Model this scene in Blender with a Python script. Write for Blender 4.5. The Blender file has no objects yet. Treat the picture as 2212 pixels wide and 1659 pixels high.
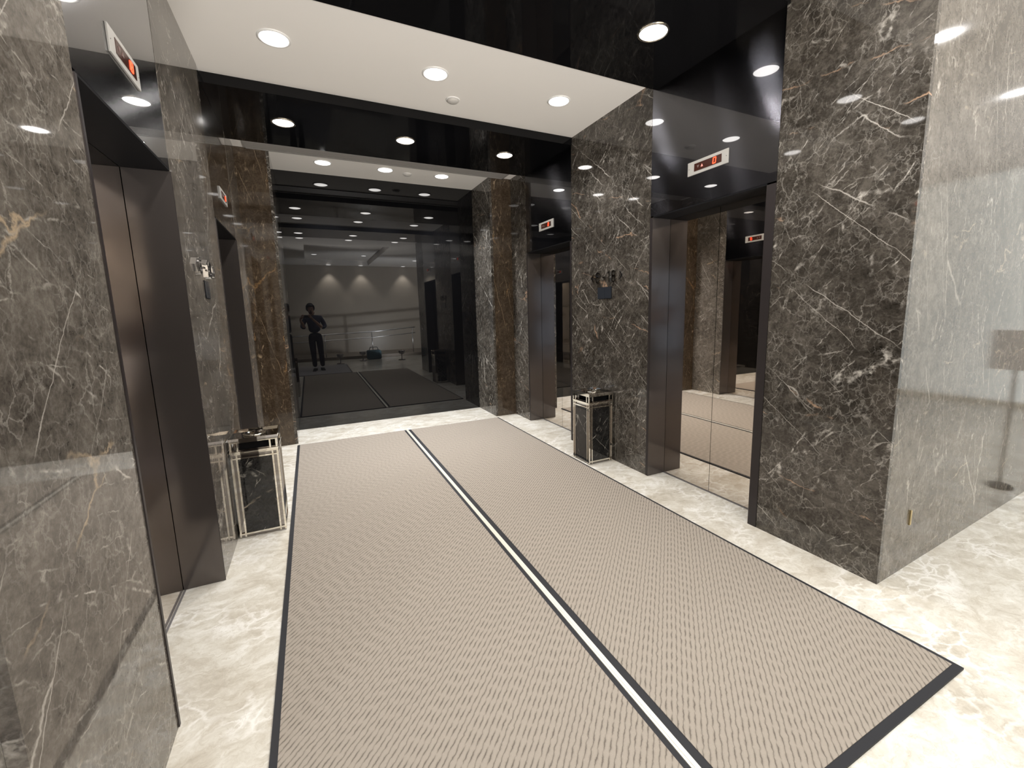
import bpy, bmesh, math, random
from mathutils import Vector, Matrix
import numpy as np

C = bpy.context.scene.collection
SC = bpy.context.scene
R_ = math.radians

# ------------------------------------------------------------------ camera
EYE = Vector((0, 0, 1.5))
FPX, YAW, PITCH, ROLL, PX, PY = 926.83, .4513, -.1471, -.0238, 19.26, -21.45
cam_d = bpy.data.cameras.new('camera')
cam = bpy.data.objects.new('camera', cam_d)
C.objects.link(cam)
cam_d.sensor_fit = 'HORIZONTAL'
cam_d.sensor_width = 36
cam_d.lens = FPX / 2212 * 36
cam_d.shift_x = -PX / 2212
cam_d.shift_y = PY / 2212
cam_d.clip_start = .02
fw = Vector((math.sin(YAW) * math.cos(PITCH), math.cos(YAW) * math.cos(PITCH), math.sin(PITCH)))
rt = fw.cross(Vector((0, 0, 1))).normalized()
up = rt.cross(fw)
r2 = rt * math.cos(ROLL) + up * math.sin(ROLL)
u2 = -rt * math.sin(ROLL) + up * math.cos(ROLL)
cam.matrix_world = Matrix((
    (r2.x, u2.x, -fw.x, EYE.x), (r2.y, u2.y, -fw.y, EYE.y),
    (r2.z, u2.z, -fw.z, EYE.z), (0, 0, 0, 1)))
SC.camera = cam

# ------------------------------------------------------------------ world, exposure
w = bpy.data.worlds.new('world')
SC.world = w
w.use_nodes = True
bg = w.node_tree.nodes['Background']
bg.inputs[0].default_value = (.87, .84, .79, 1)      # overcast daylight outside the entrance glass
bg.inputs[1].default_value = 1.1
SC.view_settings.view_transform = 'Standard'
SC.view_settings.look = 'None'
SC.view_settings.gamma = 1
SC.view_settings.use_curve_mapping = False
SC.view_settings.exposure = 0.34
SC.cycles.max_bounces = 8
SC.cycles.glossy_bounces = 5
SC.cycles.adaptive_threshold = .02
SC.cycles.diffuse_bounces = 4
SC.cycles.caustics_reflective = False
SC.cycles.caustics_refractive = False
SC.cycles.sample_clamp_indirect = 4

LAMP = 10         # radiance of a downlight lens seen from aside
BEAM = 44         # watts of a lobby downlight's beam
HALL_BEAM = 54
FILL_UPLIGHT = 455    # watts of each fill light added in the hall

# ------------------------------------------------------------------ dimensions (metres)
L, R = -.5658, 2.6127            # lobby side walls
H, HB = 3.2675, 3.1935           # white ceiling, black ceiling panels
ZT = 2.2307                      # head of the lift openings
D = .194                         # recess of the lift doors
YC = 1.0753                      # corner between lobby and hall
YP, YM = 5.587, 6.2637           # pier faces, black glass
LP, RP = -.2441, 2.30            # pier edges
BACK = -4.75                     # far wall of the hall

# ------------------------------------------------------------------ node helpers
def new_mat(name):
    m = bpy.data.materials.new(name)
    m.use_nodes = True
    nt = m.node_tree
    return m, nt, nt.nodes['Principled BSDF']

def plain(name, col, rough=.5, metal=0, spec=.5, emit=None, strength=0, ior=1.5):
    m, nt, b = new_mat(name)
    b.inputs['Base Color'].default_value = (*col, 1)
    b.inputs['Roughness'].default_value = rough
    b.inputs['Metallic'].default_value = metal
    b.inputs['Specular IOR Level'].default_value = spec
    b.inputs['IOR'].default_value = ior
    if emit:
        b.inputs['Emission Color'].default_value = (*emit, 1)
        b.inputs['Emission Strength'].default_value = strength
    return m

class N:
    def __init__(s, nt): s.nt = nt
    def new(s, t, **kw):
        n = s.nt.nodes.new(t)
        for k, v in kw.items(): setattr(n, k, v)
        return n
    def link(s, a, b): s.nt.links.new(a, b)
    def math(s, op, a, b=None, c=None, clamp=False):
        n = s.new('ShaderNodeMath', operation=op, use_clamp=clamp)
        for i, v in enumerate((a, b, c)):
            if v is None: continue
            if isinstance(v, (int, float)): n.inputs[i].default_value = v
            else: s.link(v, n.inputs[i])
        return n.outputs[0]
    def noise(s, vec, scale, detail=4, rough=.55, dist=0):
        n = s.new('ShaderNodeTexNoise')
        n.inputs['Scale'].default_value = scale
        n.inputs['Detail'].default_value = detail
        n.inputs['Roughness'].default_value = rough
        n.inputs['Distortion'].default_value = dist
        s.link(vec, n.inputs['Vector'])
        return n
    def ramp(s, val, stops, interp='LINEAR'):
        n = s.new('ShaderNodeValToRGB')
        n.color_ramp.interpolation = interp
        e = n.color_ramp.elements
        while len(e) < len(stops): e.new(.5)
        for el, (p, c) in zip(e, stops):
            el.position = p
            el.color = (*c, 1) if len(c) == 3 else c
        s.link(val, n.inputs[0])
        return n.outputs[0]
    def mix(s, fac, a, b, mode='MIX'):
        n = s.new('ShaderNodeMix', data_type='RGBA', blend_type=mode)
        for i, v in ((0, fac), (6, a), (7, b)):
            if isinstance(v, (int, float)): n.inputs[i].default_value = v
            elif isinstance(v, tuple): n.inputs[i].default_value = (*v, 1)
            else: s.link(v, n.inputs[i])
        return n.outputs[2]
    def vmath(s, op, a, b):
        n = s.new('ShaderNodeVectorMath', operation=op)
        for i, v in enumerate((a, b)):
            if isinstance(v, tuple): n.inputs[i].default_value = v
            else: s.link(v, n.inputs[i])
        return n.outputs[0]
    def mapping(s, vec, loc=(0, 0, 0), rot=(0, 0, 0), scale=(1, 1, 1)):
        n = s.new('ShaderNodeMapping')
        n.inputs['Location'].default_value = loc
        n.inputs['Rotation'].default_value = rot
        n.inputs['Scale'].default_value = scale
        s.link(vec, n.inputs['Vector'])
        return n.outputs[0]
    def pos(s):
        """world position plus an offset that differs for each slab"""
        g = s.new('ShaderNodeNewGeometry')
        o = s.new('ShaderNodeObjectInfo')
        k = s.math('MULTIPLY', o.outputs['Random'], 37.0)
        return s.vmath('ADD', g.outputs['Position'], k)

def ridged(n, vec, scale, width, detail=5, rough=.55, dist=.4):
    """thin wandering line: 1 on the line, 0 away from it"""
    x = n.noise(vec, scale, detail, rough, dist).outputs['Fac']
    a = n.math('ABSOLUTE', n.math('SUBTRACT', x, .5))
    return n.math('SUBTRACT', 1, n.math('DIVIDE', a, width), clamp=True)

def marble(name, dark, mid, light, vein_a, vein_b, lean=38, cross=-52, rough=.035, vein=1.0, crack=1.0, tan=75):
    """brown breccia marble; lean / cross = slant of the two vein families, degrees from upright"""
    m, nt, b = new_mat(name)
    n = N(nt)
    p = n.pos()
    sx = n.new('ShaderNodeSeparateXYZ')
    n.link(p, sx.inputs[0])
    u, v = n.math('ADD', sx.outputs[0], sx.outputs[1]), sx.outputs[2]
    fl = n.new('ShaderNodeCombineXYZ')
    n.link(u, fl.inputs[0]); n.link(v, fl.inputs[1])
    flat = fl.outputs[0]
    def warped(vec, scale, amt, det=4):
        c = n.noise(vec, scale, det, .6).outputs['Color']
        return n.vmath('ADD', vec, n.vmath('MULTIPLY', n.vmath('SUBTRACT', c, (.5, .5, .5)), (amt, amt, amt)))
    def mask(scale, lo, hi, det=3, off=0):
        return n.ramp(n.noise(n.mapping(flat, loc=(off, off * .7, off * .3)), scale, det, .6).outputs['Fac'],
                      [(lo, (0, 0, 0)), (hi, (1, 1, 1))])
    pw = warped(flat, 7, .08)
    # grainy body
    m1 = n.noise(flat, 2.2, 4, .6).outputs['Fac']
    m2 = n.noise(pw, 17, 5, .68, .4).outputs['Fac']
    m3 = n.noise(flat, 70, 3, .7).outputs['Fac']
    f = n.math('ADD', n.math('MULTIPLY', m1, .30), n.math('ADD', n.math('MULTIPLY', m2, .45), n.math('MULTIPLY', m3, .25)))
    body = n.ramp(f, [(.36, dark), (.48, mid), (.60, light)])
    def family(ang, scale, stretch, width, warp, det, off):
        q = n.mapping(warped(flat, 8, warp, 5), loc=(off, off, 0), rot=(0, 0, R_(ang)))
        q = n.mapping(q, scale=(1, stretch, 1))
        vo = n.new('ShaderNodeTexVoronoi', feature='DISTANCE_TO_EDGE')
        vo.inputs['Scale'].default_value = scale
        vo.inputs['Randomness'].default_value = 1
        n.link(q, vo.inputs['Vector'])
        return n.math('SUBTRACT', 1, n.math('DIVIDE', vo.outputs['Distance'], width), clamp=True)
    sc_ = lambda x, k: n.math('MULTIPLY', x, k)
    mul = lambda a_, b_: n.math('MULTIPLY', a_, b_)
    # crackle hairlines in two sizes
    def crackle(scale, width, off):
        vo = n.new('ShaderNodeTexVoronoi', feature='DISTANCE_TO_EDGE')
        vo.inputs['Scale'].default_value = scale
        n.link(n.mapping(warped(flat, 16, .07), loc=(off, off, 0), rot=(0, 0, R_(lean)), scale=(1, .6, 1)), vo.inputs['Vector'])
        return n.math('SUBTRACT', 1, n.math('DIVIDE', vo.outputs['Distance'], width), clamp=True)
    e1 = mul(crackle(12, .035, 0), mask(5, .46, .64, 3, 2))
    e0 = mul(crackle(27, .07, 3), mask(7, .42, .62, 3, 6))
    # bright slanting streaks, long hairlines crossing them, a few tan veins
    brk = mask(24, .40, .58, 3, 20)
    e2 = mul(mul(family(lean, 6.0, .14, .024, .05, 2, 1.3), mask(4.5, .53, .62, 3, 5)), brk)
    e3 = mul(family(cross, 3.6, .09, .0085, .035, 1, 4.1), mask(2.4, .48, .58, 2, 8))
    e5 = mul(mul(family(lean - 14, 11, .2, .026, .05, 2, 9.7), mask(6.5, .50, .60, 2, 11)), brk)
    e4 = mul(family(tan, 2.6, .2, .011, .09, 3, 7.7), mask(2.8, .55 if tan > 30 else .49, .63, 3, 14))
    c = n.mix(sc_(e0, .22 * vein * crack), body, vein_a)
    c = n.mix(sc_(e1, .34 * vein * crack), c, vein_a)
    c = n.mix(sc_(e5, .55 * vein), c, vein_a)
    c = n.mix(sc_(e3, .75 * vein), c, vein_a)
    c = n.mix(sc_(e2, .95 * vein), c, vein_a)
    c = n.mix(sc_(e4, .85 * vein), c, vein_b)
    n.link(c, b.inputs['Base Color'])
    b.inputs['Roughness'].default_value = rough
    b.inputs['IOR'].default_value = 1.5
    return m

M = {}
M['marble_dark'] = marble('dark_brown_marble', (.017, .014, .011), (.052, .045, .037), (.115, .102, .086),
                          (.62, .58, .52), (.50, .33, .22), -34, 50)
M['marble_left_hazy'] = marble('hazy_left_brown_marble', (.055, .047, .039), (.118, .104, .088), (.20, .178, .152),
                          (.60, .56, .50), (.52, .40, .27), -62, 40)  # base raised: the reflected haze on the left wall is put into the colour
M['marble_brown'] = marble('pier_brown_marble', (.026, .018, .011), (.055, .039, .026), (.095, .070, .047),
                           (.50, .38, .25), (.52, .31, .14), 8, -14, vein=.85, crack=.45, tan=9)
M['marble_face_lit'] = marble('lit_front_brown_marble', (.055, .047, .038), (.115, .101, .083), (.19, .17, .145),
                          (.60, .56, .50), (.52, .44, .34), 12, -18, vein=.7, rough=.11)  # paler copy of the dark marble, with the hall light painted in
M['marble_bin'] = marble('black_marble', (.006, .006, .006), (.012, .012, .012), (.026, .025, .024),
                         (.55, .52, .46), (.5, .42, .32), 40, -45, vein=.9, crack=.1)

def floor_mat():
    m, nt, b = new_mat('cream_marble_floor')
    n = N(nt)
    p = n.pos()
    warp = n.noise(p, 3.5, 5, .65).outputs['Color']
    pw = n.vmath('ADD', p, n.vmath('MULTIPLY', n.vmath('SUBTRACT', warp, (.5, .5, .5)), (.22, .22, .22)))
    pm = n.mapping(pw, rot=(0, 0, .35), scale=(1, 1.7, 1))
    f1 = n.noise(pm, 2.0, 6, .62, .2).outputs['Fac']
    f2 = n.noise(pm, 8.5, 7, .70, .5).outputs['Fac']
    f = n.math('ADD', n.math('MULTIPLY', f1, .45), n.math('MULTIPLY', f2, .55))
    c = n.ramp(f, [(.36, (.46, .41, .335)), (.46, (.58, .535, .455)), (.54, (.68, .645, .57)), (.64, (.80, .775, .72))])
    vo = n.new('ShaderNodeTexVoronoi', feature='DISTANCE_TO_EDGE')
    vo.inputs['Scale'].default_value = 8
    n.link(pm, vo.inputs['Vector'])
    e = n.math('SUBTRACT', 1, n.math('DIVIDE', vo.outputs['Distance'], .12), clamp=True)
    k = n.ramp(n.noise(p, 3.2, 4).outputs['Fac'], [(.46, (0, 0, 0)), (.62, (1, 1, 1))])
    c = n.mix(n.math('MULTIPLY', n.math('MULTIPLY', e, k), .7), c, (.90, .88, .84))
    g = n.math('MULTIPLY', ridged(n, pm, 7, .014, 4, .6, .4), .35)
    c = n.mix(g, c, (.44, .375, .285))
    n.link(c, b.inputs['Base Color'])
    b.inputs['Roughness'].default_value = .16
    b.inputs['IOR'].default_value = 1.45
    return m
M['floor'] = floor_mat()

def carpet_mat(name, tone, gap):
    """ribbed mat: rows of short loops along the diagonal"""
    m, nt, b = new_mat(name)
    n = N(nt)
    g = n.new('ShaderNodeNewGeometry')
    p = g.outputs['Position']
    wob = n.noise(p, 40, 2).outputs['Fac']
    q = n.mapping(p, rot=(0, 0, R_(-45)))
    sx = n.new('ShaderNodeSeparateXYZ')
    n.link(q, sx.inputs[0])
    along, across = sx.outputs[0], sx.outputs[1]
    pitch, dash = .0200, .062
    a = n.math('ADD', n.math('DIVIDE', across, pitch), n.math('MULTIPLY', wob, .55))
    row = n.math('FLOOR', a)
    fr = n.math('FRACT', a)
    rib = n.math('SINE', n.math('MULTIPLY', fr, math.pi))                 # 0 in the groove
    wn = n.new('ShaderNodeTexWhiteNoise', noise_dimensions='1D')
    n.link(row, wn.inputs['W'])
    t = n.math('FRACT', n.math('ADD', n.math('DIVIDE', along, dash), n.math('MULTIPLY', wn.outputs['Value'], 1.0)))
    loop = n.math('POWER', n.math('SINE', n.math('MULTIPLY', t, math.pi)), .8)
    groove = n.math('SUBTRACT', 1, n.math('POWER', rib, .42))
    hgt = n.math('SUBTRACT', 1, n.math('MULTIPLY', groove, n.math('ADD', n.math('MULTIPLY', loop, .95), .15)))
    fuzz = n.noise(p, 420, 2, .7).outputs['Fac']
    patch = n.noise(p, 1.1, 3).outputs['Fac']
    h2 = n.math('ADD', n.math('MULTIPLY', hgt, .8), n.math('MULTIPLY', fuzz, .28))
    c = n.ramp(h2, [(.42, gap), (.80, tone), (1.0, tuple(v * 1.12 for v in tone))])
    c = n.mix(n.math('MULTIPLY', patch, .25), c, tuple(v * .82 for v in tone))
    n.link(c, b.inputs['Base Color'])
    b.inputs['Roughness'].default_value = .95
    b.inputs['Specular IOR Level'].default_value = .1
    bm = n.new('ShaderNodeBump')
    bm.inputs['Strength'].default_value = .5
    bm.inputs['Distance'].default_value = .005
    n.link(h2, bm.inputs['Height'])
    n.link(bm.outputs[0], b.inputs['Normal'])
    return m
M['carpet'] = carpet_mat('taupe_ribbed_carpet', (.325, .285, .240), (.13, .11, .092))
M['carpet_pale'] = carpet_mat('grey_ribbed_carpet', (.36, .34, .34), (.17, .16, .16))
M['rubber'] = plain('black_rubber', (.011, .011, .014), .65)

def steel_mat(name, col, rough, wave=0.0, metal=1):
    m, nt, b = new_mat(name)
    n = N(nt)
    p = n.pos()
    b.inputs['Base Color'].default_value = (*col, 1)
    b.inputs['Metallic'].default_value = metal
    f = n.noise(p, 3, 3).outputs['Fac']
    n.link(n.math('ADD', n.math('MULTIPLY', f, rough * .6), rough * .7), b.inputs['Roughness'])
    if wave:
        bm = n.new('ShaderNodeBump')
        bm.inputs['Strength'].default_value = wave
        bm.inputs['Distance'].default_value = .01
        n.link(n.noise(p, 1.6, 1).outputs['Fac'], bm.inputs['Height'])
        n.link(bm.outputs[0], b.inputs['Normal'])
    return m
M['door'] = steel_mat('bronze_mirror_steel', (.74, .68, .62), .012, .05)
M['jamb'] = plain('dark_bronze_steel', (.125, .110, .104), .12, metal=.65)
M['rail'] = plain('satin_steel_rail', (.8, .8, .8), .28, metal=1)
M['frame'] = plain('dark_brown_frame', (.030, .025, .025), .35, spec=.3)
M['sill'] = plain('grey_sill', (.22, .21, .21), .4, metal=.3)
M['jamb_black'] = plain('black_steel_edge', (.009, .009, .010), .6, spec=.06)
M['chrome'] = steel_mat('polished_chrome', (.86, .82, .74), .03)
M['chrome_dark'] = steel_mat('dark_polished_steel', (.32, .30, .29), .04)
M['sign_steel'] = steel_mat('dark_mirror_letters', (.42, .39, .34), .10)
M['sign_edge'] = steel_mat('bright_mirror_letters', (.85, .85, .86), .05)
M['brushed'] = plain('satin_aluminium', (.80, .76, .66), .42, metal=.35)
M['glass_black'] = plain('black_glass', (.0035, .0035, .004), .0, ior=1.56)
M['glass_call'] = plain('blue_black_glass', (.03, .035, .045), .1)
M['black_gloss'] = plain('black_gloss_panel', (.004, .004, .0045), .04, ior=1.32)

def transom_mat():
    """black hairline steel under clear lacquer: sharp image plus vertical streaks of the lamps"""
    m, nt, b = new_mat('black_hairline_steel')
    n = N(nt)
    b.inputs['Base Color'].default_value = (.085, .085, .098, 1)
    b.inputs['Metallic'].default_value = 1
    b.inputs['Roughness'].default_value = .13
    b.inputs['Coat Weight'].default_value = 1
    b.inputs['Coat Roughness'].default_value = .01
    b.inputs['Coat IOR'].default_value = 1.6
    g = n.new('ShaderNodeNewGeometry')                 # horizontal hairlines far finer than a pixel: they tilt the normal up and down
    tilt = None
    for k in (91000.0, 57000.0):
        wn = n.new('ShaderNodeTexWhiteNoise', noise_dimensions='3D')
        sc_ = n.new('ShaderNodeVectorMath', operation='SCALE')
        n.link(g.outputs['Position'], sc_.inputs[0]); sc_.inputs[3].default_value = k
        n.link(sc_.outputs[0], wn.inputs['Vector'])
        tilt = wn.outputs['Value'] if tilt is None else n.math('ADD', tilt, wn.outputs['Value'])
    cz = n.new('ShaderNodeCombineXYZ')
    n.link(n.math('MULTIPLY', n.math('SUBTRACT', tilt, 1.0), .26), cz.inputs[2])
    add = n.vmath('ADD', g.outputs['Normal'], cz.outputs[0])
    nm = n.new('ShaderNodeVectorMath', operation='NORMALIZE')
    n.link(add, nm.inputs[0])
    n.link(nm.outputs[0], b.inputs['Normal'])
    return m
M['transom'] = transom_mat()

M['white_paint'] = plain('white_ceiling_paint', (.82, .79, .75), .85, spec=.2)
M['white_trim'] = plain('white_plastic', (.78, .77, .75), .45)
M['grey_grille'] = plain('grey_grille_paint', (.30, .285, .265), .6)
M['detector'] = plain('pale_grey_plastic', (.52, .50, .47), .6)
M['grille_dark'] = plain('grille_void', (.08, .075, .07), .8)
M['display_plate'] = plain('satin_display_plate', (.36, .35, .33), .38)
M['display_window'] = plain('smoked_red_window', (.045, .016, .012), .12)
M['led_red'] = plain('red_led', (.6, .05, .02), .5, emit=(1, .055, .018), strength=2.6)
M['led_dim'] = plain('dim_red_led', (.4, .1, .08), .5, emit=(1, .32, .25), strength=.9)
M['led_off'] = plain('unlit_led', (.16, .11, .10), .5)
M['lamp'] = plain('lamp_lens', (1, 1, 1), .4, emit=(1, .965, .93), strength=LAMP)
M['lamp_hall'] = plain('hall_lamp_lens', (1, 1, 1), .4, emit=(1, .975, .96), strength=LAMP)
M['wall_hall'] = plain('beige_stone_wall', (.52, .46, .38), .35)
M['plinth'] = plain('hall_ramp_stone', (.20, .165, .13), .4)
M['core'] = plain('wall_core', (.05, .045, .04), .8)
M['brass'] = plain('brass_plate', (.55, .45, .25), .3, metal=1)
M['teal'] = plain('teal_bag_cloth', (.05, .10, .12), .7)
M['paper'] = plain('pale_notice', (.75, .75, .77), .5)
M['skin'] = plain('skin', (.48, .29, .20), .5)
M['hair'] = plain('black_hair', (.012, .010, .009), .5)
M['shirt'] = plain('navy_shirt', (.045, .05, .085), .8)
M['trousers'] = plain('black_trousers', (.014, .014, .018), .8)
M['shoe'] = plain('dark_shoe', (.03, .028, .025), .5)
M['phone'] = plain('phone_body', (.02, .02, .022), .25)
M['strap'] = plain('bag_strap', (.06, .03, .045), .7)

# ------------------------------------------------------------------ mesh helpers
class MB:
    def __init__(s): s.v, s.f = [], []
    def box(s, x0, x1, y0, y1, z0, z1):
        x0, x1 = min(x0, x1), max(x0, x1)
        y0, y1 = min(y0, y1), max(y0, y1)
        b = len(s.v)
        s.v += [(x0, y0, z0), (x1, y0, z0), (x1, y1, z0), (x0, y1, z0),
                (x0, y0, z1), (x1, y0, z1), (x1, y1, z1), (x0, y1, z1)]
        s.f += [tuple(b + i for i in q) for q in
                ((0, 3, 2, 1), (4, 5, 6, 7), (0, 1, 5, 4), (1, 2, 6, 5), (2, 3, 7, 6), (3, 0, 4, 7))]
        return s
    def prism(s, poly, z0, z1):
        """counter-clockwise polygon in plan, extruded upward"""
        b, k = len(s.v), len(poly)
        s.v += [(x, y, z0) for x, y in poly] + [(x, y, z1) for x, y in poly]
        s.f.append(tuple(b + i for i in reversed(range(k))))
        s.f.append(tuple(b + k + i for i in range(k)))
        for i in range(k):
            j = (i + 1) % k
            s.f.append((b + i, b + j, b + k + j, b + k + i))
        return s
    def lathe(s, prof, seg=28, cx=0, cy=0):
        """(radius, z) profile turned about the vertical; closed at radius 0"""
        b = len(s.v)
        rings = []
        for r, z in prof:
            if r < 1e-6:
                rings.append([len(s.v)]); s.v.append((cx, cy, z))
            else:
                rings.append(list(range(len(s.v), len(s.v) + seg)))
                s.v += [(cx + r * math.cos(2 * math.pi * i / seg), cy + r * math.sin(2 * math.pi * i / seg), z) for i in range(seg)]
        for a, c in zip(rings, rings[1:]):
            for i in range(seg):
                j = (i + 1) % seg
                if len(a) == 1 and len(c) == 1: continue
                if len(a) == 1: s.f.append((a[0], c[j], c[i]))
                elif len(c) == 1: s.f.append((a[i], a[j], c[0]))
                else: s.f.append((a[i], a[j], c[j], c[i]))
        return s
    def tube(s, pts, r, seg=10):
        pts = [Vector(p) for p in pts]
        rs = r if isinstance(r, (list, tuple)) else [r] * len(pts)
        prev = None
        nrm = None
        for i, p in enumerate(pts):
            t = (pts[min(i + 1, len(pts) - 1)] - pts[max(i - 1, 0)]).normalized()
            if nrm is None:
                nrm = t.orthogonal().normalized()
            nrm = (nrm - t * nrm.dot(t)).normalized()
            bn = t.cross(nrm)
            ring = list(range(len(s.v), len(s.v) + seg))
            s.v += [tuple(p + (nrm * math.cos(2 * math.pi * k / seg) + bn * math.sin(2 * math.pi * k / seg)) * rs[i]) for k in range(seg)]
            if prev:
                for k in range(seg):
                    j = (k + 1) % seg
                    s.f.append((prev[k], prev[j], ring[j], ring[k]))
            else:
                s.f.append(tuple(reversed(ring)))
            prev = ring
        s.f.append(tuple(prev))
        return s
    def stroke(s, pts, width, depth, frame, closed=False):
        """flat bar along a 2-D polyline; frame(u, v, d) gives the world point"""
        k = len(pts)
        base = len(s.v)
        for i, (a, b) in enumerate(pts):
            p0 = pts[i - 1] if (i > 0 or closed) else pts[i]
            p1 = pts[(i + 1) % k] if (i < k - 1 or closed) else pts[i]
            d0 = Vector((a - p0[0], b - p0[1])); d1 = Vector((p1[0] - a, p1[1] - b))
            if d0.length < 1e-9: d0 = d1
            if d1.length < 1e-9: d1 = d0
            d0.normalize(); d1.normalize()
            t = (d0 + d1)
            t = d1 if t.length < 1e-6 else t.normalized()
            nn = Vector((-t.y, t.x))
            mlen = width / 2 / max(.35, nn.dot(Vector((-d1.y, d1.x))))
            for sd, dp in ((1, 0), (-1, 0), (-1, depth), (1, depth)):
                s.v.append(tuple(frame(a + nn.x * mlen * sd, b + nn.y * mlen * sd, dp)))
        for i in range(k if closed else k - 1):
            a, b = base + i * 4, base + ((i + 1) % k) * 4
            for q in range(4):
                r = (q + 1) % 4
                s.f.append((a + q, a + r, b + r, b + q))
        if not closed:
            s.f.append(tuple(base + q for q in (0, 3, 2, 1)))
            e = base + (k - 1) * 4
            s.f.append(tuple(e + q for q in (0, 1, 2, 3)))
        return s
    def mesh(s, name):
        me = bpy.data.meshes.new(name)
        me.from_pydata(s.v, [], s.f)
        bm = bmesh.new(); bm.from_mesh(me)
        bmesh.ops.recalc_face_normals(bm, faces=bm.faces)
        bm.to_mesh(me); bm.free()
        return me
    def build(s, name, mat, parent=None, smooth=False, bevel=0, origin=None):
        me = s.mesh(name)
        return link(name, me, mat, parent, smooth, bevel)

def link(name, me, mat, parent=None, smooth=False, bevel=0):
    if mat is not None:
        me.materials.clear(); me.materials.append(mat)
    if smooth:
        for p in me.polygons: p.use_smooth = True
    o = bpy.data.objects.new(name, me)
    C.objects.link(o)
    if parent is not None:
        o.parent = parent
        o.matrix_parent_inverse = Matrix.Translation(parent.location).inverted() if parent.type == 'EMPTY' and not parent.get('local') else Matrix()
    if bevel:
        b = o.modifiers.new('bevel', 'BEVEL')
        b.width = bevel; b.segments = 2; b.limit_method = 'ANGLE'
    return o

def thing(name, label, cat, loc=(0, 0, 0), group=None, local=False, kind=None):
    """an Empty at a thing's base. local=True: its parts are modelled about the origin"""
    o = bpy.data.objects.new(name, None)
    C.objects.link(o)
    o.location = loc
    o.empty_display_size = .1
    if local: o['local'] = 1
    tag(o, label, cat, group, kind)
    return o

def tag(o, label=None, cat=None, group=None, kind=None):
    if label: o['label'] = label
    if cat: o['category'] = cat
    if group: o['group'] = group
    if kind: o['kind'] = kind
    return o

def struct(name, mb, mat, label=None, cat=None):
    return tag(mb.build(name, mat), label, cat, None, 'structure')

def copy_tree(o, loc, label=None, rotz=None):
    c = o.copy(); C.objects.link(c)
    c.location = loc
    if rotz is not None: c.rotation_euler = (0, 0, rotz)
    if label: c['label'] = label
    for ch in list(o.children):
        k = ch.copy(); C.objects.link(k); k.parent = c
        for g in list(ch.children):
            q = g.copy(); C.objects.link(q); q.parent = k
    return c

# ------------------------------------------------------------------ floor
struct('floor', MB().box(-6, 9, BACK - .2, 6.5, -.1, 0), M['floor'],
       'glossy cream marble floor with pale veins around the mats', 'floor')

# ------------------------------------------------------------------ ceilings
T0, T1, TX0, TX1 = -4.5, .25, .02, 2.1          # shallow tray over the hall
ce = MB()
ce.box(-6, 9, T1, 6.5, H, H + .3)
ce.box(-6, TX0, BACK - .2, T1, H, H + .3)
ce.box(TX1, 9, BACK - .2, T1, H, H + .3)
ce.box(TX0, TX1, BACK - .2, T0, H, H + .3)
ce.box(TX0, TX1, T0, T1, H + .16, H + .3)
struct('ceiling', ce, M['white_paint'], 'flat white painted ceiling between the black panels', 'ceiling')
struct('trim_1', MB().box(L, R, 1.755, 2.818, HB, H), M['black_gloss'],
       'glossy black ceiling panel nearest the hall, in front of the white strip', 'ceiling panel')
struct('trim_2', MB().box(L, R, 4.043, 5.165, HB, H), M['black_gloss'],
       'glossy black ceiling panel deeper in, before the black glass wall', 'ceiling panel')

# ------------------------------------------------------------------ side walls
def side_wall(name, label, x, s, bays, y_end, mat_near, mat_mid, mat_far):
    """x = wall face, s = +1 right wall / -1 left wall; bays = lift openings (y0, y1)"""
    core = MB()
    xi, xo = x + s * .03, x + s * .75
    (a0, a1), (b0, b1) = bays
    core.box(xi, xo, a1 + .005, b0 - .005, 0, H)
    core.box(xi, xo, b1 + .005, 6.5, 0, H)
    core.box(xi, xo, a0, a1, ZT + .012, H)
    core.box(xi, xo, b0, b1, ZT + .012, H)
    core.box(x + s * (D + .25), xo, a0, a1, 0, ZT + .012)
    core.box(x + s * (D + .25), xo, b0, b1, 0, ZT + .012)
    wl = struct(name, core, M['core'], label, 'wall')
    MB().box(x, xi, a1 + .001, b0 - .001, 0, H).build('marble_panel', mat_mid, wl)
    MB().box(x, xi, b1 + .001, y_end, 0, H).build('marble_panel', mat_far, wl)
    for y0, y1 in bays:
        MB().box(x + s * .001, xi, y0 + .001, y1 - .001, ZT + .011, H).build('transom_panel', M['transom'], wl)
    return wl

RB = [(1.775, 2.855), (4.06, 5.135)]
LB = [(1.815, 2.815), (3.957, 5.0)]
wr = side_wall('wall_right', 'brown marble wall holding two lift openings on the right', R, 1, RB, YP + .05,
               M['marble_dark'], M['marble_dark'], M['marble_dark'])
wl = side_wall('wall_left', 'brown marble wall holding two lift openings on the left', L, -1, LB, YP + .05,
               M['marble_left_hazy'], M['marble_left_hazy'], M['marble_left_hazy'])

# near right pier: lobby face, and hall face with its light painted in paler
FX, FY = 9.0, YC + (9.0 - R) * .0335
pier = struct('wall_hall_right', MB().prism([(R + .03, YC + .035), (FX, FY + .035), (FX, 2.2), (R + .45, 2.2), (R + .45, 1.775), (R + .03, 1.775)], 0, H),
              M['core'], 'marble corner pier on the right where lobby meets hall', 'wall')
MB().prism([(R, YC), (R + .03, YC + .001), (R + .03, 1.774), (R, 1.774)], 0, H).build('marble_panel', M['marble_dark'], pier)
tag(MB().prism([(R + .0305, YC + .001), (4.95, YC + (4.95 - R) * .0335), (4.95, YC + .03 + (4.95 - R) * .0335), (R + .0305, YC + .0305)], 0, H).build('marble_panel', M['marble_face_lit'], pier),
    'front face with the hall light painted in as paler marble')
MB().prism([(4.954, YC + (4.954 - R) * .0335), (FX, FY), (FX, FY + .03), (4.954, YC + .03 + (4.954 - R) * .0335)], 0, H).build('marble_panel', M['marble_face_lit'], pier)
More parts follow.
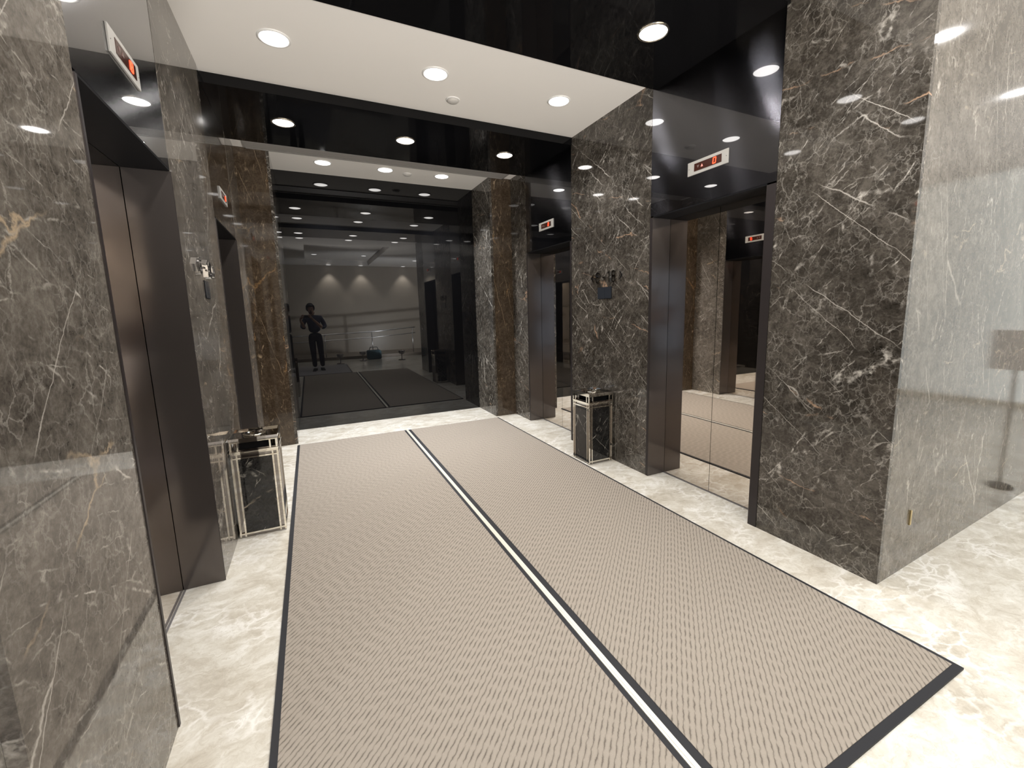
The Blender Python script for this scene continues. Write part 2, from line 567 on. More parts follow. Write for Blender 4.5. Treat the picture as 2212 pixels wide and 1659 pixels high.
# near left pier
pl = struct('wall_hall_left', MB().box(-6, L - .03, YC + .03, 1.815, 0, H), M['core'],
            'marble corner pier at the left edge where lobby meets hall', 'wall')
MB().box(L - .03, L, YC, 1.814, 0, H).build('marble_panel', M['marble_left_hazy'], pl)
MB().box(-6, L - .0305, YC, YC + .03, 0, H).build('marble_panel', M['marble_face_lit'], pl)

# ------------------------------------------------------------------ far end: two piers and black glass
wf = struct('wall_far', MB().box(L - .8, R + .8, YM + .02, 6.5, 0, H).box(L - .03, LP - .03, YP + .03, YM + .02, 0, H)
            .box(RP + .03, R + .03, YP + .03, YM + .02, 0, H), M['core'],
            'end wall of black glass between two brown marble piers', 'wall')
MB().box(LP, RP, YM, YM + .018, 0, H).build('glass_panel', M['glass_black'], wf)
MB().box(L, LP - .03, YP, YP + .03, 0, H).build('marble_panel', M['marble_brown'], wf)
MB().box(RP + .03, R, YP, YP + .03, 0, H).build('marble_panel', M['marble_brown'], wf)
MB().box(LP - .03, LP, YP, YM, 0, H).build('marble_return', M['marble_dark'], wf)
MB().box(RP, RP + .03, YP, YM, 0, H).build('marble_return', M['marble_dark'], wf)

# ------------------------------------------------------------------ lift doors
def lift_door(idx, label, x, s, y0, y1, near, far):
    """opening between y0 and y1; near / far = widths of the black frame strips"""
    d = thing('door_%d' % idx, label, 'lift door', (x + s * D, (y0 + y1) / 2, 0), kind='structure')
    a, b = y0 + near, y1 - far
    mid = (a + b) / 2
    xd = x + s * D
    for q0, q1 in ((a - .02, mid - .002), (mid + .002, b + .02)):
        MB().box(xd, xd + s * .03, q0, q1, .004, ZT).build('door_leaf', M['door'], d)
    MB().box(xd + s * .032, xd + s * .06, a - .02, b + .02, .004, ZT).build('shaft_cover', M['jamb_black'], d)
    for (q0, q1) in ((y0 + .001, a), (b, y1 - .001)):
        MB().box(x - s * .002, xd - s * .002, q0, q1, .001, ZT - .001).build('door_jamb', M['jamb'], d)
    for (q0, q1) in ((y0 + .001, a - .004), (b + .004, y1 - .001)):
        MB().box(x - s * .004, x - s * .0022, q0, q1, .001, ZT - .001).build('frame_strip', M['frame'], d)
    MB().box(x + s * .001, xd - s * .002, a, b, ZT, ZT + .01).build('door_soffit', M['jamb_black'], d)
    MB().box(xd - s * .013, xd - s * .002, a, b, .0005, .002).build('door_sill', M['sill'], d)
    return d
lift_door(1, 'bronze mirror lift doors in the nearer right opening, reflecting the floor', R, 1, *RB[0], .062, .03)
lift_door(2, 'bronze mirror lift doors in the farther right opening beyond the litter bin', R, 1, *RB[1], .03, .026)
lift_door(3, 'dark lift doors in the nearer left opening beside the large marble panel', L, -1, *LB[0], .02, .006)
lift_door(4, 'dark lift doors in the farther left opening behind the left bin', L, -1, *LB[1], .03, .006)

# ------------------------------------------------------------------ hall behind the camera
wb = struct('wall_back', MB().box(-2.3, 9, BACK - .15, BACK, 0, H).box(-6, -5.6, BACK - .15, BACK, 0, H).box(-5.6, -2.3, BACK - .15, BACK, 2.7, H), M['wall_hall'], 'beige stone wall of the hall opposite the lobby', 'wall')
struct('wall_hall_end', MB().box(8.9, 9, 1.28, 1.45, 0, H), M['wall_hall'], 'end wall of the hall on the right', 'wall')
struct('wall_hall_entrance', MB().box(-6, -5.9, BACK, YC, 0, H), M['wall_hall'], 'end wall of the hall on the left', 'wall')
g1 = thing('window_1', 'glazed entrance in the back wall of the hall', 'window', (-3.95, BACK - .08, 0), kind='structure')
fr = MB()
for x in (-5.6, -4.52, -3.44, -2.36): fr.box(x, x + .06, BACK - .11, BACK - .05, 0, 2.7)
fr.box(-5.6, -2.3, BACK - .11, BACK - .05, 2.64, 2.7).box(-5.6, -2.3, BACK - .11, BACK - .05, 0, .06)
fr.build('window_frame', M['chrome_dark'], g1)
gl, gnt, gb = new_mat('clear_glass')
gb.inputs['Base Color'].default_value = (.95, 1, 1, 1)
gb.inputs['Transmission Weight'].default_value = 1
gb.inputs['Roughness'].default_value = 0
gb.inputs['IOR'].default_value = 1.05
gl_t = gl.copy(); gl_t.name = 'daylight_blue_glass'
gl_t.node_tree.nodes['Principled BSDF'].inputs['Base Color'].default_value = (.55, .72, 1, 1)  # blue of the daylight put into the glass colour, for the jamb reflection
for x in (-5.54, -4.46, -3.38): MB().box(x, x + 1.02, BACK - .085, BACK - .075, .06, 2.64).build('pane', gl_t, g1)
g2 = thing('added_window_2', 'added frameless glazing at the right end of the hall, brightening the pier front', 'window', (8.95, -1.7, 0), kind='structure')  # unseen glazing added so its daylight brightens the pier front
MB().box(8.93, 8.97, BACK + .02, 1.28, .002, .05).build('added_window_rail', M['brushed'], g2)
for y in (BACK + .02, -1.72): MB().box(8.945, 8.955, y, y + 2.98, .051, H - .01).build('pane', gl, g2)  # panes of the added glazing
struct('trim_3', MB().box(-1.5, 6, BACK, -3.0, 0, .10), M['plinth'], 'low stone step along the back of the hall', 'step')
hr = thing('handrail', 'polished steel handrail on posts along the hall step', 'handrail', (1.5, -3.2, .1))
MB().tube([(-1.2, -3.2, .82), (.2, -3.2, .84), (2.0, -3.2, .90), (3.4, -3.2, 1.0)], .022).build('top_rail', M['rail'], hr, True)
MB().tube([(-1.2, -3.2, .62), (.2, -3.2, .64), (2.0, -3.2, .70), (3.4, -3.2, .80)], .016).build('lower_rail', M['rail'], hr, True)
for px, pz in ((-1.1, .82), (.4, .845), (1.9, .895), (3.3, .99)):
    MB().tube([(px, -3.2, .1), (px, -3.2, pz)], .016).build('post', M['rail'], hr, True)
bag = thing('holdall_bag', 'dark teal bag standing on the hall floor by the step', 'bag', (1.85, -2.6, 0))
o = MB().prism([(1.62, -2.75), (2.08, -2.75), (2.08, -2.45), (1.62, -2.45)], 0, .3).build('bag_body', M['teal'], bag, bevel=.05)
MB().tube([(1.7, -2.6, .29), (1.74, -2.6, .40), (1.96, -2.6, .40), (2.0, -2.6, .29)], .012, 8).build('bag_handle', M['rubber'], bag, True)

st = thing('sign_stand', 'slim floor stand with a pale notice board by the pier front', 'sign stand', (4.9, 1.02, 0))
MB().lathe([(0, 0), (.08, 0), (.08, .012), (.07, .022), (.02, .03), (0, .03)], 24, 4.9, 1.02).build('stand_base', M['rubber'], st, True)
MB().tube([(4.9, 1.02, .03), (4.9, 1.02, .95)], .014).build('pole', M['chrome_dark'], st, True)
MB().box(4.893, 4.907, .87, 1.14, .95, 1.26).build('notice_board', M['paper'], st)

# ------------------------------------------------------------------ downlights
def beam(x, y, z, watts, col=(1, .965, .92), cone=125, blend=.75):
    ld = bpy.data.lights.new('downlight_beam', 'SPOT')
    ld.energy = watts; ld.color = col
    ld.spot_size = R_(cone); ld.spot_blend = blend
    ld.shadow_soft_size = .05
    o = bpy.data.objects.new('downlight_beam', ld)
    C.objects.link(o)
    o.location = (x, y, z - .03)
    return o

def downlight_proto(name, label, rim_mat, lens_mat, loc, group, r=.083):
    t = thing(name, label, 'ceiling light', loc, group, local=True)
    MB().lathe([(r + .016, 0), (r + .015, -.005), (r + .004, -.008), (r, -.004), (r - .001, 0)], 32).build('trim_ring', rim_mat, t, True)
    MB().lathe([(0, -.014), (r * .45, -.012), (r * .8, -.008), (r * .999, -.002)], 32).build('lens', lens_mat, t, True)
    return t
rows = [
    (1.16, H, 'white', (-.055, 1.0, 2.08), 'in the white ceiling at the lobby mouth'),
    (2.275, HB, 'black', (-.06, 1.0, 2.075), 'in the near black ceiling panel'),
    (3.412, H, 'white', (-.052, 1.002, 2.076), 'in the white ceiling strip'),
    (4.575, HB, 'black', (-.061, 1.004, 2.081), 'in the far black ceiling panel'),
    (5.79, H, 'white', (.293, 1.001, 1.718), 'in the recess before the black glass'),
]
protos = {}
pos_word = ('left', 'middle', 'right')
for y, z, kind, xs, where in rows:
    for x, pw in zip(xs, pos_word):
        beam(x, y, z, BEAM * (3.4 if y > 5.5 else .65 if y < 1.5 else 1), (.95, .97, 1) if y > 5.5 or y < 1.5 else (1, .98, .965) if z == H else (1, .95, .89), 100 if y > 5.5 else 125)
        lab = '%s of the three round downlights %s' % (pw, where)
        if kind not in protos:
            protos[kind] = downlight_proto('downlight', lab, M['white_trim'] if kind == 'white' else M['chrome'], M['lamp'], (x, y, z), 'lobby downlights')
        else:
            copy_tree(protos[kind], (x, y, z), lab)
hall = [(.27, -.24), (1.61, -.28), (4.04, .65), (5.7, .65), (-1.6, -.24), (-3.2, -.24), (3.2, -.9), (4.6, -.9), (6.2, -.9),
        (-1.6, -2.2), (.3, -3.0), (1.8, -3.0), (3.4, -2.6), (5.0, -2.6)]
hall_place = ['nearest above the person with the phone', 'in the ceiling tray to the right of the person',
              'beside the pier front, above the sign stand', 'along the pier front beyond the sign stand',
              'left of the person, outside the tray', 'farthest left, toward the left end wall',
              'just outside the right edge of the tray', 'between the tray and the glazed right end',
              'closest to the added glazing at the right end', 'left of the tray, toward the glazed entrance',
              'deep in the tray, left one before the step', 'deep in the tray, above the teal bag',
              'over the right end of the handrail', 'beyond the handrail, toward the right']
hp = None
for (x, y), place in zip(hall, hall_place):
    z = H + .16 if (TX0 < x < TX1 and T0 < y < T1) else H
    lab = 'round hall downlight ' + place
    beam(x, y, z, HALL_BEAM * (1.8 if x > 5.5 else .5 if x > 3 else 1), (.93, .97, 1))
    if hp is None: hp = downlight_proto('downlight', lab, M['white_trim'], M['lamp_hall'], (x, y, z), 'hall downlights')
    else: copy_tree(hp, (x, y, z), lab)
for x in (.76, 1.85, 3.37, 4.6):                          # wall washers close to the back wall
    copy_tree(hp, (x, BACK + .22, H), 'round downlight washing the hall back wall, %s from the left' % {.76: 'first', 1.85: 'second', 3.37: 'third', 4.6: 'fourth'}[x])
    beam(x, BACK + .22, H, 170, (1, .96, .92), 80, .6)

# fill lights added behind the camera to brighten the hall and white ceilings
def fill_uplighter(label, x, y, fwd, watts=1.0, elev=45, cone=72):
    t = thing('fill_uplighter', label, 'added fill light', (x, y, 0), 'added hall fill lights')
    MB().lathe([(0, 0), (.11, 0), (.11, .02), (.03, .03), (0, .03)], 24, x, y).build('fill_light_base', M['chrome_dark'], t, True)
    MB().tube([(x, y, .03), (x, y, .20)], .012).build('fill_light_stem', M['chrome_dark'], t, True)
    MB().lathe([(.015, .19), (.085, .22), (.10, .30), (.105, .30), (.09, .215), (.015, .18)], 28, x, y).build('fill_light_bowl', M['chrome_dark'], t, True)
    ld = bpy.data.lights.new('fill_uplight_beam', 'SPOT')
    ld.energy = FILL_UPLIGHT * watts; ld.color = (1, .965, .92) if cone < 100 else (.94, .97, 1)
    ld.spot_size = R_(cone); ld.spot_blend = .5; ld.shadow_soft_size = .06
    o = bpy.data.objects.new('fill_uplight_beam', ld)
    C.objects.link(o)
    o.location = (x, y, .33)
    d = Vector((0, fwd * math.cos(R_(elev)), math.sin(R_(elev))))
    o.rotation_euler = d.to_track_quat('-Z', 'Y').to_euler()
fill_uplighter('added low fill light on the hall floor, the one nearer the bag', 1.45, -2.2, 1)
fill_uplighter('added low fill light on the hall floor, the one nearer the person', .75, -1.75, 1)
fill_uplighter('added low fill light on the hall floor turned to the back wall', 2.6, -1.7, -1, 1.5, 35, 120)
fill_uplighter('added low fill light on the hall floor by the added glazing at the right end', 6.4, -1.6, 1, .85, 85, 150)

# ------------------------------------------------------------------ smoke detectors, air grille
sd = thing('smoke_detector', 'small white smoke detector in the white ceiling strip', 'smoke detector', (1.24, 3.745, H), 'smoke detectors', local=True)
MB().lathe([(.050, 0), (.050, -.012), (.040, -.022), (.015, -.028), (0, -.028)], 28).build('detector_body', M['detector'], sd, True)
MB().lathe([(.058, 0), (.058, -.006), (.050, -.009), (.0501, 0)], 28).build('detector_base', M['white_trim'], sd, True)
copy_tree(sd, (1.285, 5.86, H), 'small smoke detector in the recess ceiling before the black glass')

gr = thing('air_grille', 'long grey slot air grille across the ceiling before the piers', 'air grille', (1.0, 5.42, H), local=False)
GX0, GX1, GY0, GY1 = -.47, 2.50, 5.26, 5.584
fr = MB()
fr.box(GX0, GX1, GY0, GY0 + .02, H - .012, H - .0005).box(GX0, GX1, GY1 - .02, GY1, H - .012, H - .0005)
fr.box(GX0, GX0 + .02, GY0, GY1, H - .012, H - .0005).box(GX1 - .02, GX1, GY0, GY1, H - .012, H - .0005)
fr.build('grille_frame', M['grey_grille'], gr)
MB().box(GX0 + .02, GX1 - .02, GY0 + .02, GY1 - .02, H - .002, H - .0005).build('grille_back', M['grey_grille'], gr)
slat_me = MB().box(GX0 + .02, GX1 - .02, -.012, .012, H - .010, H - .002).mesh('slat')
for i in range(9):
    o = link('slat', slat_me, M['grey_grille'], gr)
    o.location = (0, GY0 + .045 + i * .0295, 0)

# ------------------------------------------------------------------ floor indicators above the lifts
SEG = {'0': 'abcdef', '1': 'bc', '8': 'abcdefg', '6': 'acdefg'}
def indicator(label, x, s, yc, zc, wide, high, digits, arrow):
    """s = +1 on the right wall (faces -x), -1 on the left wall"""
    def frame(u, v, dp):                                  # u to the reader's right
        return Vector((x - s * dp, yc - s * u, zc + v))
    t = thing('floor_indicator', label, 'lift display', (x, yc, zc - high / 2), 'lift floor indicators')
    def plate(u0, u1, v0, v1, d0, d1):
        a, b = frame(u0, v0, d0), frame(u1, v1, d1)
        return MB().box(a.x, b.x, a.y, b.y, v0 + zc, v1 + zc)
    plate(-wide / 2, wide / 2, -high / 2, high / 2, 0, .008).build('face_plate', M['display_plate'], t, bevel=.002)
    ww, wh, off = wide * .335, high * .275, .005
    plate(-ww + off, ww + off, -wh, wh, .008, .010).build('display_window', M['display_window'], t)
    dw, dh, lw = .021, .036, .0058
    def digit(ch, u0):
        h2 = dh / 2
        q = {'a': ((0, h2), (dw, h2)), 'd': ((0, -h2), (dw, -h2)), 'g': ((0, 0), (dw, 0)),
             'f': ((0, 0), (0, h2)), 'b': ((dw, 0), (dw, h2)), 'e': ((0, -h2), (0, 0)), 'c': ((dw, -h2), (dw, 0))}
        mb = MB()
        for sg in SEG[ch]:
            (a, b), (c, d) = q[sg]
            sl = .12
            mb.stroke([(u0 + a + b * sl, b), (u0 + c + d * sl, d)], lw, .002, lambda u, v, dp: frame(u, v, dp + .010))
        mb.build('digit', M['led_red'], t)
    n = len(digits)
    for i, ch in enumerate(digits):
        digit(ch, off + ww * .42 + (i - (n - 1)) * .030)
    def tri(u0, sg, mat):
        b = .009
        mb = MB()
        pts = [frame(u0 - b, -sg * b, .012), frame(u0 + b, -sg * b, .012), frame(u0, sg * b, .012)]
        pb = [frame(u0 - b, -sg * b, .010), frame(u0 + b, -sg * b, .010), frame(u0, sg * b, .010)]
        mb.v = [tuple(p) for p in pts + pb]
        mb.f = [(0, 1, 2), (5, 4, 3), (0, 3, 4, 1), (1, 4, 5, 2), (2, 5, 3, 0)]
        mb.build('direction_arrow', mat, t)
    tri(off - ww * .70, -1, M['led_off'])
    tri(off - ww * .40, 1, M['led_dim'] if arrow else M['led_off'])
    for u in (-wide / 2 + .014, wide / 2 - .014):
        MB().lathe([(.0022, 0), (.0022, .0015), (0, .0015)], 8).build('screw', M['chrome_dark'], t).matrix_local = \
            Matrix.Translation(frame(u, 0, .008) - t.location) @ Matrix.Rotation(-s * math.pi / 2, 4, 'Y')
    return t
indicator('red floor display reading 0 above the nearer right lift doors', R + .001, 1, 2.294, 2.495, .346, .094, '0', True)
indicator('red floor display above the farther right lift doors', R + .001, 1, 4.605, 2.491, .342, .095, '0', False)
indicator('red floor display above the nearer left lift doors', L - .001, -1, 2.318, 2.505, .316, .098, '18', False)
indicator('red floor display above the farther left lift doors', L - .001, -1, 4.48, 2.500, .330, .096, '0', False)

# ------------------------------------------------------------------ floor range signs "<6-18>" and call panels
def arc(cx, cy, rx, ry, a0, a1, n=14):
    return [(cx + rx * math.cos(R_(a0 + (a1 - a0) * i / n)), cy + ry * math.sin(R_(a0 + (a1 - a0) * i / n))) for i in range(n + 1)]
def floor_sign(label, x, s, yc, zc, wide, mat, edge):
    t = thing('floor_range_sign', label, 'sign', (x, yc, zc - .05), 'raised floor range signs')
    k = wide / .49
    def frame(u, v, dp): return Vector((x - s * dp, yc - s * u * k, zc + v))
    wd, dp = .0095, .014
    def g(name, strokes, m=mat):
        mb = MB()
        for pts, closed in strokes: mb.stroke(pts, wd, dp, frame, closed)
        return mb.build(name, m, t)
    g('left_chevron', [([(-.205, .036), (-.24, 0), (-.205, -.036)], False)])
    six = arc(-.134, -.022, .027, .028, 0, 360, 20)[:-1]
    g('digit_six', [(six, True), ([(-.161, -.022), (-.161, .02)] + arc(-.134, .022, .027, .026, 180, 20, 9), False)])
    g('dash', [([(-.060, 0), (-.020, 0)], False)])
    g('digit_one', [([(.022, .030), (.045, .049), (.045, -.05)], False)])
    g('digit_eight', [(arc(.112, .024, .025, .025, 0, 360, 18)[:-1], True), (arc(.112, -.024, .028, .026, 0, 360, 18)[:-1], True)])
    g('right_chevron', [([(.205, .036), (.24, 0), (.205, -.036)], False)], edge)
    return t
floor_sign('raised <6-18> lettering on the right marble panel above the call plate', R, 1, 3.435, 1.801, .49, M['sign_steel'], M['sign_edge'])
floor_sign('raised <6-18> lettering on the left marble panel, glinting', L, -1, 3.325, 1.805, .56, M['sign_edge'], M['sign_edge'])

def call_panel(label, x, s, y0, y1, z0, z1):
    t = thing('call_panel', label, 'call panel', (x, (y0 + y1) / 2, z0), 'lift call panels')
    ym = (y0 + y1) / 2
    MB().box(x, x - s * .004, y0, y1, z0, z1).build('back_plate', M['jamb_black'], t)
    for a, b in ((y0 + .002, ym - .0015), (ym + .0015, y1 - .002)):
        MB().box(x - s * .004, x - s * .007, a, b, z0 + .002, z1 - .002).build('touch_glass', M['glass_call'], t)
call_panel('dark glass call plate under the lettering on the right wall', R, 1, 3.36, 3.578, 1.594, 1.707)
call_panel('dark glass call plate under the lettering on the left wall', L, -1, 3.275, 3.40, 1.62, 1.73)

lp = tag(MB().box(2.915, 2.930, YC + .002, YC + .0125, .26, .347).build('latch_plate', M['brass'], bevel=.002),
         'small upright brass slot low on the pier front', 'latch plate')

# ------------------------------------------------------------------ mats
CX0, CX1, CY0, CY1, CZ = -.2508, 2.2864, .6215, 5.4906, .011
def mat_thing(label, x0, x1, y0, y1, bl, br, bn, bf, pile, group=None):
    t = thing('floor_mat', label, 'mat', ((x0 + x1) / 2, (y0 + y1) / 2, 0), group)
    b = MB()
    b.box(x0, x0 + bl, y0, y1, 0, CZ * .8).box(x1 - br, x1, y0, y1, 0, CZ * .8)
    b.box(x0 + bl, x1 - br, y0, y0 + bn, 0, CZ * .8).box(x0 + bl, x1 - br, y1 - bf, y1, 0, CZ * .8)
    b.build('rubber_border', M['rubber'], t)
    MB().box(x0 + bl, x1 - br, y0 + bn, y1 - bf, 0.0005, CZ).build('ribbed_pile', pile, t)
    return t
S0, S1 = .994, 1.022
mat_thing('ribbed taupe entrance mat left of the metal strip', CX0, S0 - .001, CY0, CY1, .026, .022, .03, .012, M['carpet'], 'long lobby mats')
mat_thing('ribbed taupe entrance mat right of the metal strip', S1 + .001, CX1, CY0, CY1, .034, .02, .03, .012, M['carpet'], 'long lobby mats')
sp = thing('divider_strip', 'bright metal joining strip running between the two long mats', 'floor strip', (S0, CY0, 0))
MB().prism([(S0, CY0 + .002), (S1, CY0 + .002), (S1, CY1), (S0, CY1)], 0, CZ + .001).build('strip_bar', M['brushed'], sp)
MB().box(S0 + .010, S0 + .013, CY0 + .002, CY1, CZ + .001, CZ + .0025).build('strip_ridge', M['brushed'], sp)
mat_thing('paler grey mat in the hall, under the standing person', -1.7, .9, -1.55, .60, .025, .025, .025, .015, M['carpet_pale'])

# ------------------------------------------------------------------ litter bins
def bin_proto(label, loc):
    """square litter bin, steel double frame around black marble, ash tray head; modelled about its base centre"""
    t = thing('litter_bin', label, 'litter bin', loc, 'lobby litter bins', local=True)
    W, ZB, ZP = .140, .022, .600
    MB().box(-W + .012, W - .012, -W + .012, W - .012, 0, ZB).build('plinth', M['chrome_dark'], t)
    fr = MB()
    b, i0 = .011, .030                                   # bar width, inset of the inner bars
    for sx in (-1, 1):
        for sy in (-1, 1):
            fr.box(sx * W, sx * (W - b), sy * W, sy * (W - b), ZB * .3, ZP)
            fr.box(sx * W, sx * (W - .006), sy * (W - i0), sy * (W - i0 - b * .9), ZB * .3, ZP)
            fr.box(sx * (W - i0), sx * (W - i0 - b * .9), sy * W, sy * (W - .006), ZB * .3, ZP)
    for z0, z1 in ((ZB, ZB + .011), (ZP - .012, ZP), (ZP - .042, ZP - .032)):
        for sg in (-1, 1):
            fr.box(-W + b, W - b, sg * (W - .0005), sg * (W - .007), z0, z1)
            fr.box(sg * (W - .0005), sg * (W - .007), -W + b, W - b, z0, z1)
    fr.build('bin_frame', M['chrome'], t)
    MB().box(-W + .010, W - .010, -W + .010, W - .010, ZB, ZP - .002).build('inner_liner', M['chrome_dark'], t)
    for sg in (-1, 1):
        MB().box(-W + i0 + .012, W - i0 - .012, sg * (W - .004), sg * (W - .0095), ZB + .012, ZP - .043).build('marble_panel', M['marble_bin'], t)
        MB().box(sg * (W - .004), sg * (W - .0095), -W + i0 + .012, W - i0 - .012, ZB + .012, ZP - .043).build('marble_panel', M['marble_bin'], t)
    MB().box(-W - .004, W + .004, -W - .004, W + .004, ZP + .0005, ZP + .012).build('collar', M['chrome'], t, bevel=.002)
    hd = MB()
    z0, z1 = ZP + .0125, ZP + .078
    for sx in (-1, 1):
        for sy in (-1, 1):
            hd.box(sx * W, sx * (W - .012), sy * W, sy * (W - .012), z0, z1)
            hd.box(sx * W, sx * (W - .008), sy * (W - .040), sy * (W - .050), z0, z1)
            hd.box(sx * (W - .040), sx * (W - .050), sy * W, sy * (W - .008), z0, z1)
    for sg in (-1, 1):
        hd.box(-W, W, sg * W, sg * (W - .010), z1 - .010, z1 - .0005)
        hd.box(sg * W, sg * (W - .010), -W + .012, W - .012, z1 - .010, z1 - .0005)
    hd.build('head_frame', M['chrome'], t)
    MB().box(-W + .052, W - .052, -W + .03, W - .03, z0, z1 - .002).build('waste_opening', M['jamb_black'], t)
    MB().box(-W + .013, W - .013, -W + .013, W - .013, z0, z0 + .006).build('head_floor', M['chrome_dark'], t)
    tr = MB()
    zt0, zt1 = z1 + .0005, z1 + .022
    k = W + .004
    for sg in (-1, 1):
        tr.box(-k, k, sg * k, sg * (k - .010), zt0, zt1)
        tr.box(sg * k, sg * (k - .010), -k + .010, k - .010, zt0, zt1)
    tr.build('tray_rim', M['chrome'], t)
    MB().box(-k + .010, k - .010, -k + .010, k - .010, zt0, zt0 + .010).build('tray_top', M['chrome_dark'], t)
    MB().lathe([(.072, zt0 + .0105), (.074, zt0 + .020), (.066, zt0 + .021), (.060, zt0 + .014), (0, zt0 + .0135)], 28).build('ash_dish', M['chrome'], t, True)
    return t
bp = bin_proto('steel and black marble litter bin against the right wall by the mat', (2.457, 3.450, 0))
copy_tree(bp, (-.412, 3.455, 0), 'steel and black marble litter bin against the left wall, nearer the camera')

# ------------------------------------------------------------------ person with the phone, seen only in the black glass
pr = thing('person', 'person in dark clothes holding a phone, mirrored in the black glass', 'person', (.10, -.42, 0))
def skin_mesh(name, verts, edges, radii, mat, parent, sub=2, root=0):
    me = bpy.data.meshes.new(name + '_skeleton')
    me.from_pydata([Vector(v) for v in verts], edges, [])
    o = bpy.data.objects.new(name, me)
    C.objects.link(o)
    o.modifiers.new('skin', 'SKIN')
    sv = me.skin_vertices
    if not sv:
        with bpy.context.temp_override(object=o, active_object=o, selected_objects=[o]):
            bpy.ops.mesh.customdata_skin_add()
        sv = me.skin_vertices
    for i, r in enumerate(radii):
        sv[0].data[i].radius = (r, r) if isinstance(r, (int, float)) else r
        sv[0].data[i].use_root = (i == root)
    m2 = o.modifiers.new('subdivision', 'SUBSURF')
    m2.levels = sub; m2.render_levels = sub
    bpy.context.view_layer.update()
    dg = bpy.context.evaluated_depsgraph_get()
    out = bpy.data.meshes.new_from_object(o.evaluated_get(dg))
    bpy.data.objects.remove(o)
    out.name = name
    return link(name, out, mat, parent, True)

PB = Vector((.10, -.42, 0))
def P(x, y, z): return (PB.x + x, PB.y + y, z)
chain = lambda *ix: [(a, b) for a, b in zip(ix, ix[1:])]
# trousers: pelvis, hips, knees, ankles (one leg set back in a small step)
skin_mesh('trousers', [P(0, 0, .95), P(0, 0, 1.05), P(.09, 0, .88), P(.11, .03, .50), P(.12, .0, .10),
                       P(-.09, 0, .88), P(-.08, .05, .50), P(-.07, .06, .10)],
          chain(0, 1) + chain(0, 2, 3, 4) + chain(0, 5, 6, 7),
          [.15, .14, .105, .075, .062, .105, .075, .062], M['trousers'], pr)
skin_mesh('shirt', [P(0, 0, 1.02), P(0, .0, 1.18), P(-.01, 0, 1.36), P(-.02, .01, 1.50),
                    P(.17, .0, 1.43), P(.27, .04, 1.20), P(.19, .20, 1.16),
                    P(-.20, .0, 1.43), P(-.30, .05, 1.20), P(-.24, .20, 1.18)],
          chain(0, 1, 2, 3) + chain(2, 4, 5, 6) + chain(2, 7, 8, 9),
          [(.165, .12), (.155, .115), (.165, .12), .075, .075, .056, .050, .075, .056, .050], M['shirt'], pr)
skin_mesh('neck_and_head', [P(-.03, .02, 1.46), P(-.04, .035, 1.55), P(-.055, .055, 1.63), P(-.06, .05, 1.72), P(-.06, .04, 1.775), P(-.05, .10, 1.575)],
          chain(0, 1, 2, 3, 4) + [(2, 5)], [.055, .055, .078, (.082, .098), .055, .042], M['skin'], pr)
hd_c = Vector(P(-.06, .045, 1.68))
hb = bmesh.new()
bmesh.ops.create_uvsphere(hb, u_segments=28, v_segments=18, radius=1)
rng = random.Random(4)
for v in hb.verts:
    k = 1 + .05 * math.sin(v.co.x * 9) * math.cos(v.co.z * 8 + v.co.y * 5)
    v.co = Vector((v.co.x * .098 * k, v.co.y * .112 * k, v.co.z * .118 * k))
bmesh.ops.delete(hb, geom=[f for f in hb.faces if (f.calc_center_median().y > .045 and f.calc_center_median().z < .045) or f.calc_center_median().z < -.07], context='FACES')
bmesh.ops.translate(hb, verts=hb.verts, vec=hd_c + Vector((0, -.008, .022)))
hm = bpy.data.meshes.new('hair'); hb.to_mesh(hm); hb.free()
ho = link('hair', hm, M['hair'], pr, True)
so = ho.modifiers.new('solid', 'SOLIDIFY'); so.thickness = .012; so.offset = 1
def blob(name, c, r, mat, par):
    bm = bmesh.new(); bmesh.ops.create_uvsphere(bm, u_segments=12, v_segments=8, radius=1)
    for v in bm.verts: v.co = Vector((v.co.x * r[0], v.co.y * r[1], v.co.z * r[2])) + Vector(c)
    me = bpy.data.meshes.new(name); bm.to_mesh(me); bm.free()
    return link(name, me, mat, par, True)
for sx in (-1, 1):
    blob('eye', P(-.06 + sx * .031, .135, 1.675), (.012, .008, .007), M['rubber'], pr)
    blob('ear', P(-.06 + sx * .083, .045, 1.665), (.012, .022, .033), M['skin'], pr)
blob('nose', P(-.06, .150, 1.648), (.014, .018, .022), M['skin'], pr)
blob('mouth', P(-.058, .138, 1.612), (.024, .008, .006), M['strap'], pr)
for fx, fy, an in ((.12, .03, -.15), (-.075, .10, .2)):
    bm = bmesh.new(); bmesh.ops.create_cube(bm, size=1)
    bmesh.ops.subdivide_edges(bm, edges=bm.edges, cuts=3, use_grid_fill=True)
    for v in bm.verts:
        y = v.co.y
        hgt = .075 if y < 0 else .075 - .07 * y
        v.co = Vector((v.co.x * (.088 - .03 * abs(y)), y * .27, (v.co.z + .5) * hgt))
    bmesh.ops.rotate(bm, verts=bm.verts, cent=(0, 0, 0), matrix=Matrix.Rotation(an, 3, 'Z'))
    bmesh.ops.translate(bm, verts=bm.verts, vec=P(fx, fy + .03, 0))
    me = bpy.data.meshes.new('shoe'); bm.to_mesh(me); bm.free()
    so = link('shoe', me, M['shoe'], pr, True, bevel=.0)
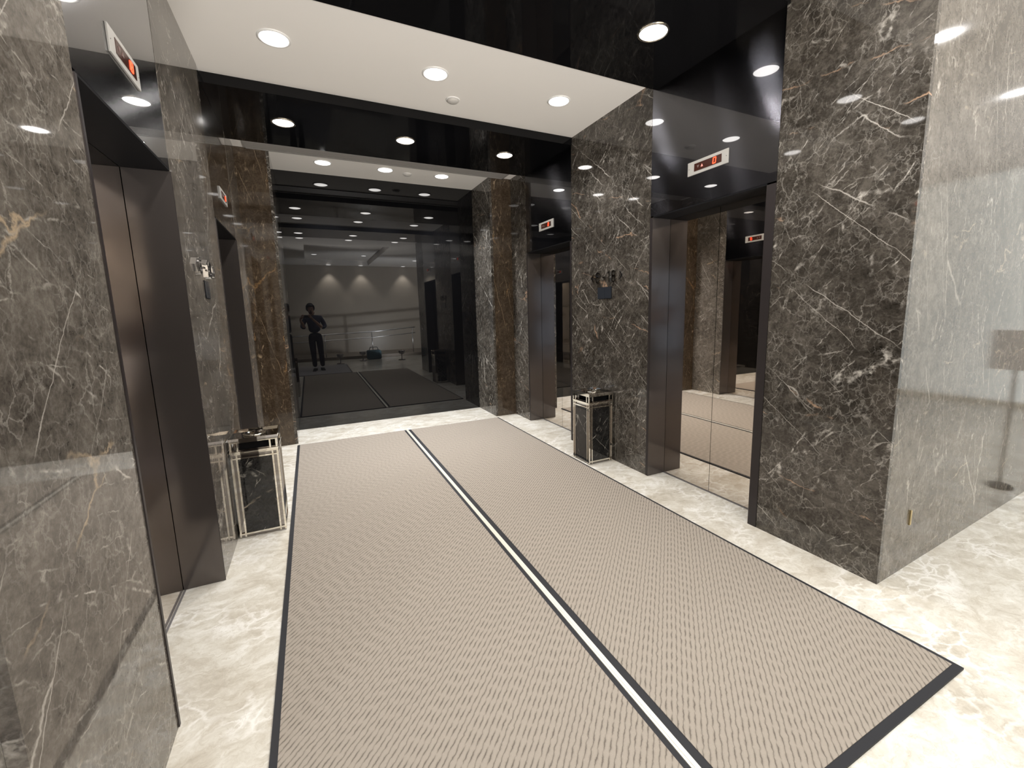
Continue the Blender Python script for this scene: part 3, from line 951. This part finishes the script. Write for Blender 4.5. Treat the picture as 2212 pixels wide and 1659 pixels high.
# forearms and hands closing on the phone's two short ends
def hand(side, wrist, palm, thumbdir, elbow):
    e, wv, pv = Vector(elbow), Vector(wrist), Vector(palm)
    vs = [tuple(e), tuple(e.lerp(wv, .5)), tuple(wv), tuple(pv)]
    ed = chain(0, 1, 2, 3)
    rad = [.046, .040, .029, (.036, .020)]
    d = (pv - wv).normalized()
    inward = Vector((-side, 0, 0))
    for k in range(4):                                   # four fingers behind the phone, curling in
        off = Vector((0, 0, .030 - .020 * k))
        ln = (.070, .078, .073, .058)[k]
        a = pv + d * .018 + off * .9
        b = a + d * ln * .38 + Vector((0, .012, .010 - .004 * k))
        c = b + (d * .35 + inward * .8).normalized() * ln * .36
        t = c + inward * ln * .30 + Vector((0, -.006, 0))
        i = len(vs)
        vs += [tuple(q) for q in (a, b, c, t)]
        ed += [(3, i)] + chain(i, i + 1, i + 2, i + 3)
        rad += [.0105, .0098, .009, .0075]
    i = len(vs)
    a = wv.lerp(pv, .55) + inward * .022
    b = a + Vector((-side * .022, -.004, .022))
    c = b + Vector((-side * .018, .002, .016))
    vs += [tuple(a), tuple(b), tuple(c)]
    ed += [(3, i), (i, i + 1), (i + 1, i + 2)]
    rad += [.014, .0115, .009]
    return skin_mesh('hand', vs, ed, rad, M['skin'], pr, 2, 2)
PH = Vector((-.075, -.045, 1.475))                         # phone held crosswise, lens corner beside the camera
hand(1, (PH.x + .15, PH.y - .085, 1.40), (PH.x + .112, PH.y - .018, 1.452), 0, P(.19, .19, 1.16))
hand(-1, (PH.x - .15, PH.y - .085, 1.40), (PH.x - .112, PH.y - .018, 1.452), 0, P(-.24, .19, 1.18))
ph = thing('mobile_phone', 'dark phone held up crosswise in both hands of the person', 'phone', (PH.x, PH.y, PH.z - .036))
MB().box(PH.x - .074, PH.x + .074, PH.y - .005, PH.y + .004, PH.z - .036, PH.z + .036).build('phone_case', M['phone'], ph, bevel=.003)
MB().box(PH.x - .070, PH.x + .070, PH.y - .0062, PH.y - .0052, PH.z - .033, PH.z + .033).build('phone_screen', M['glass_black'], ph)
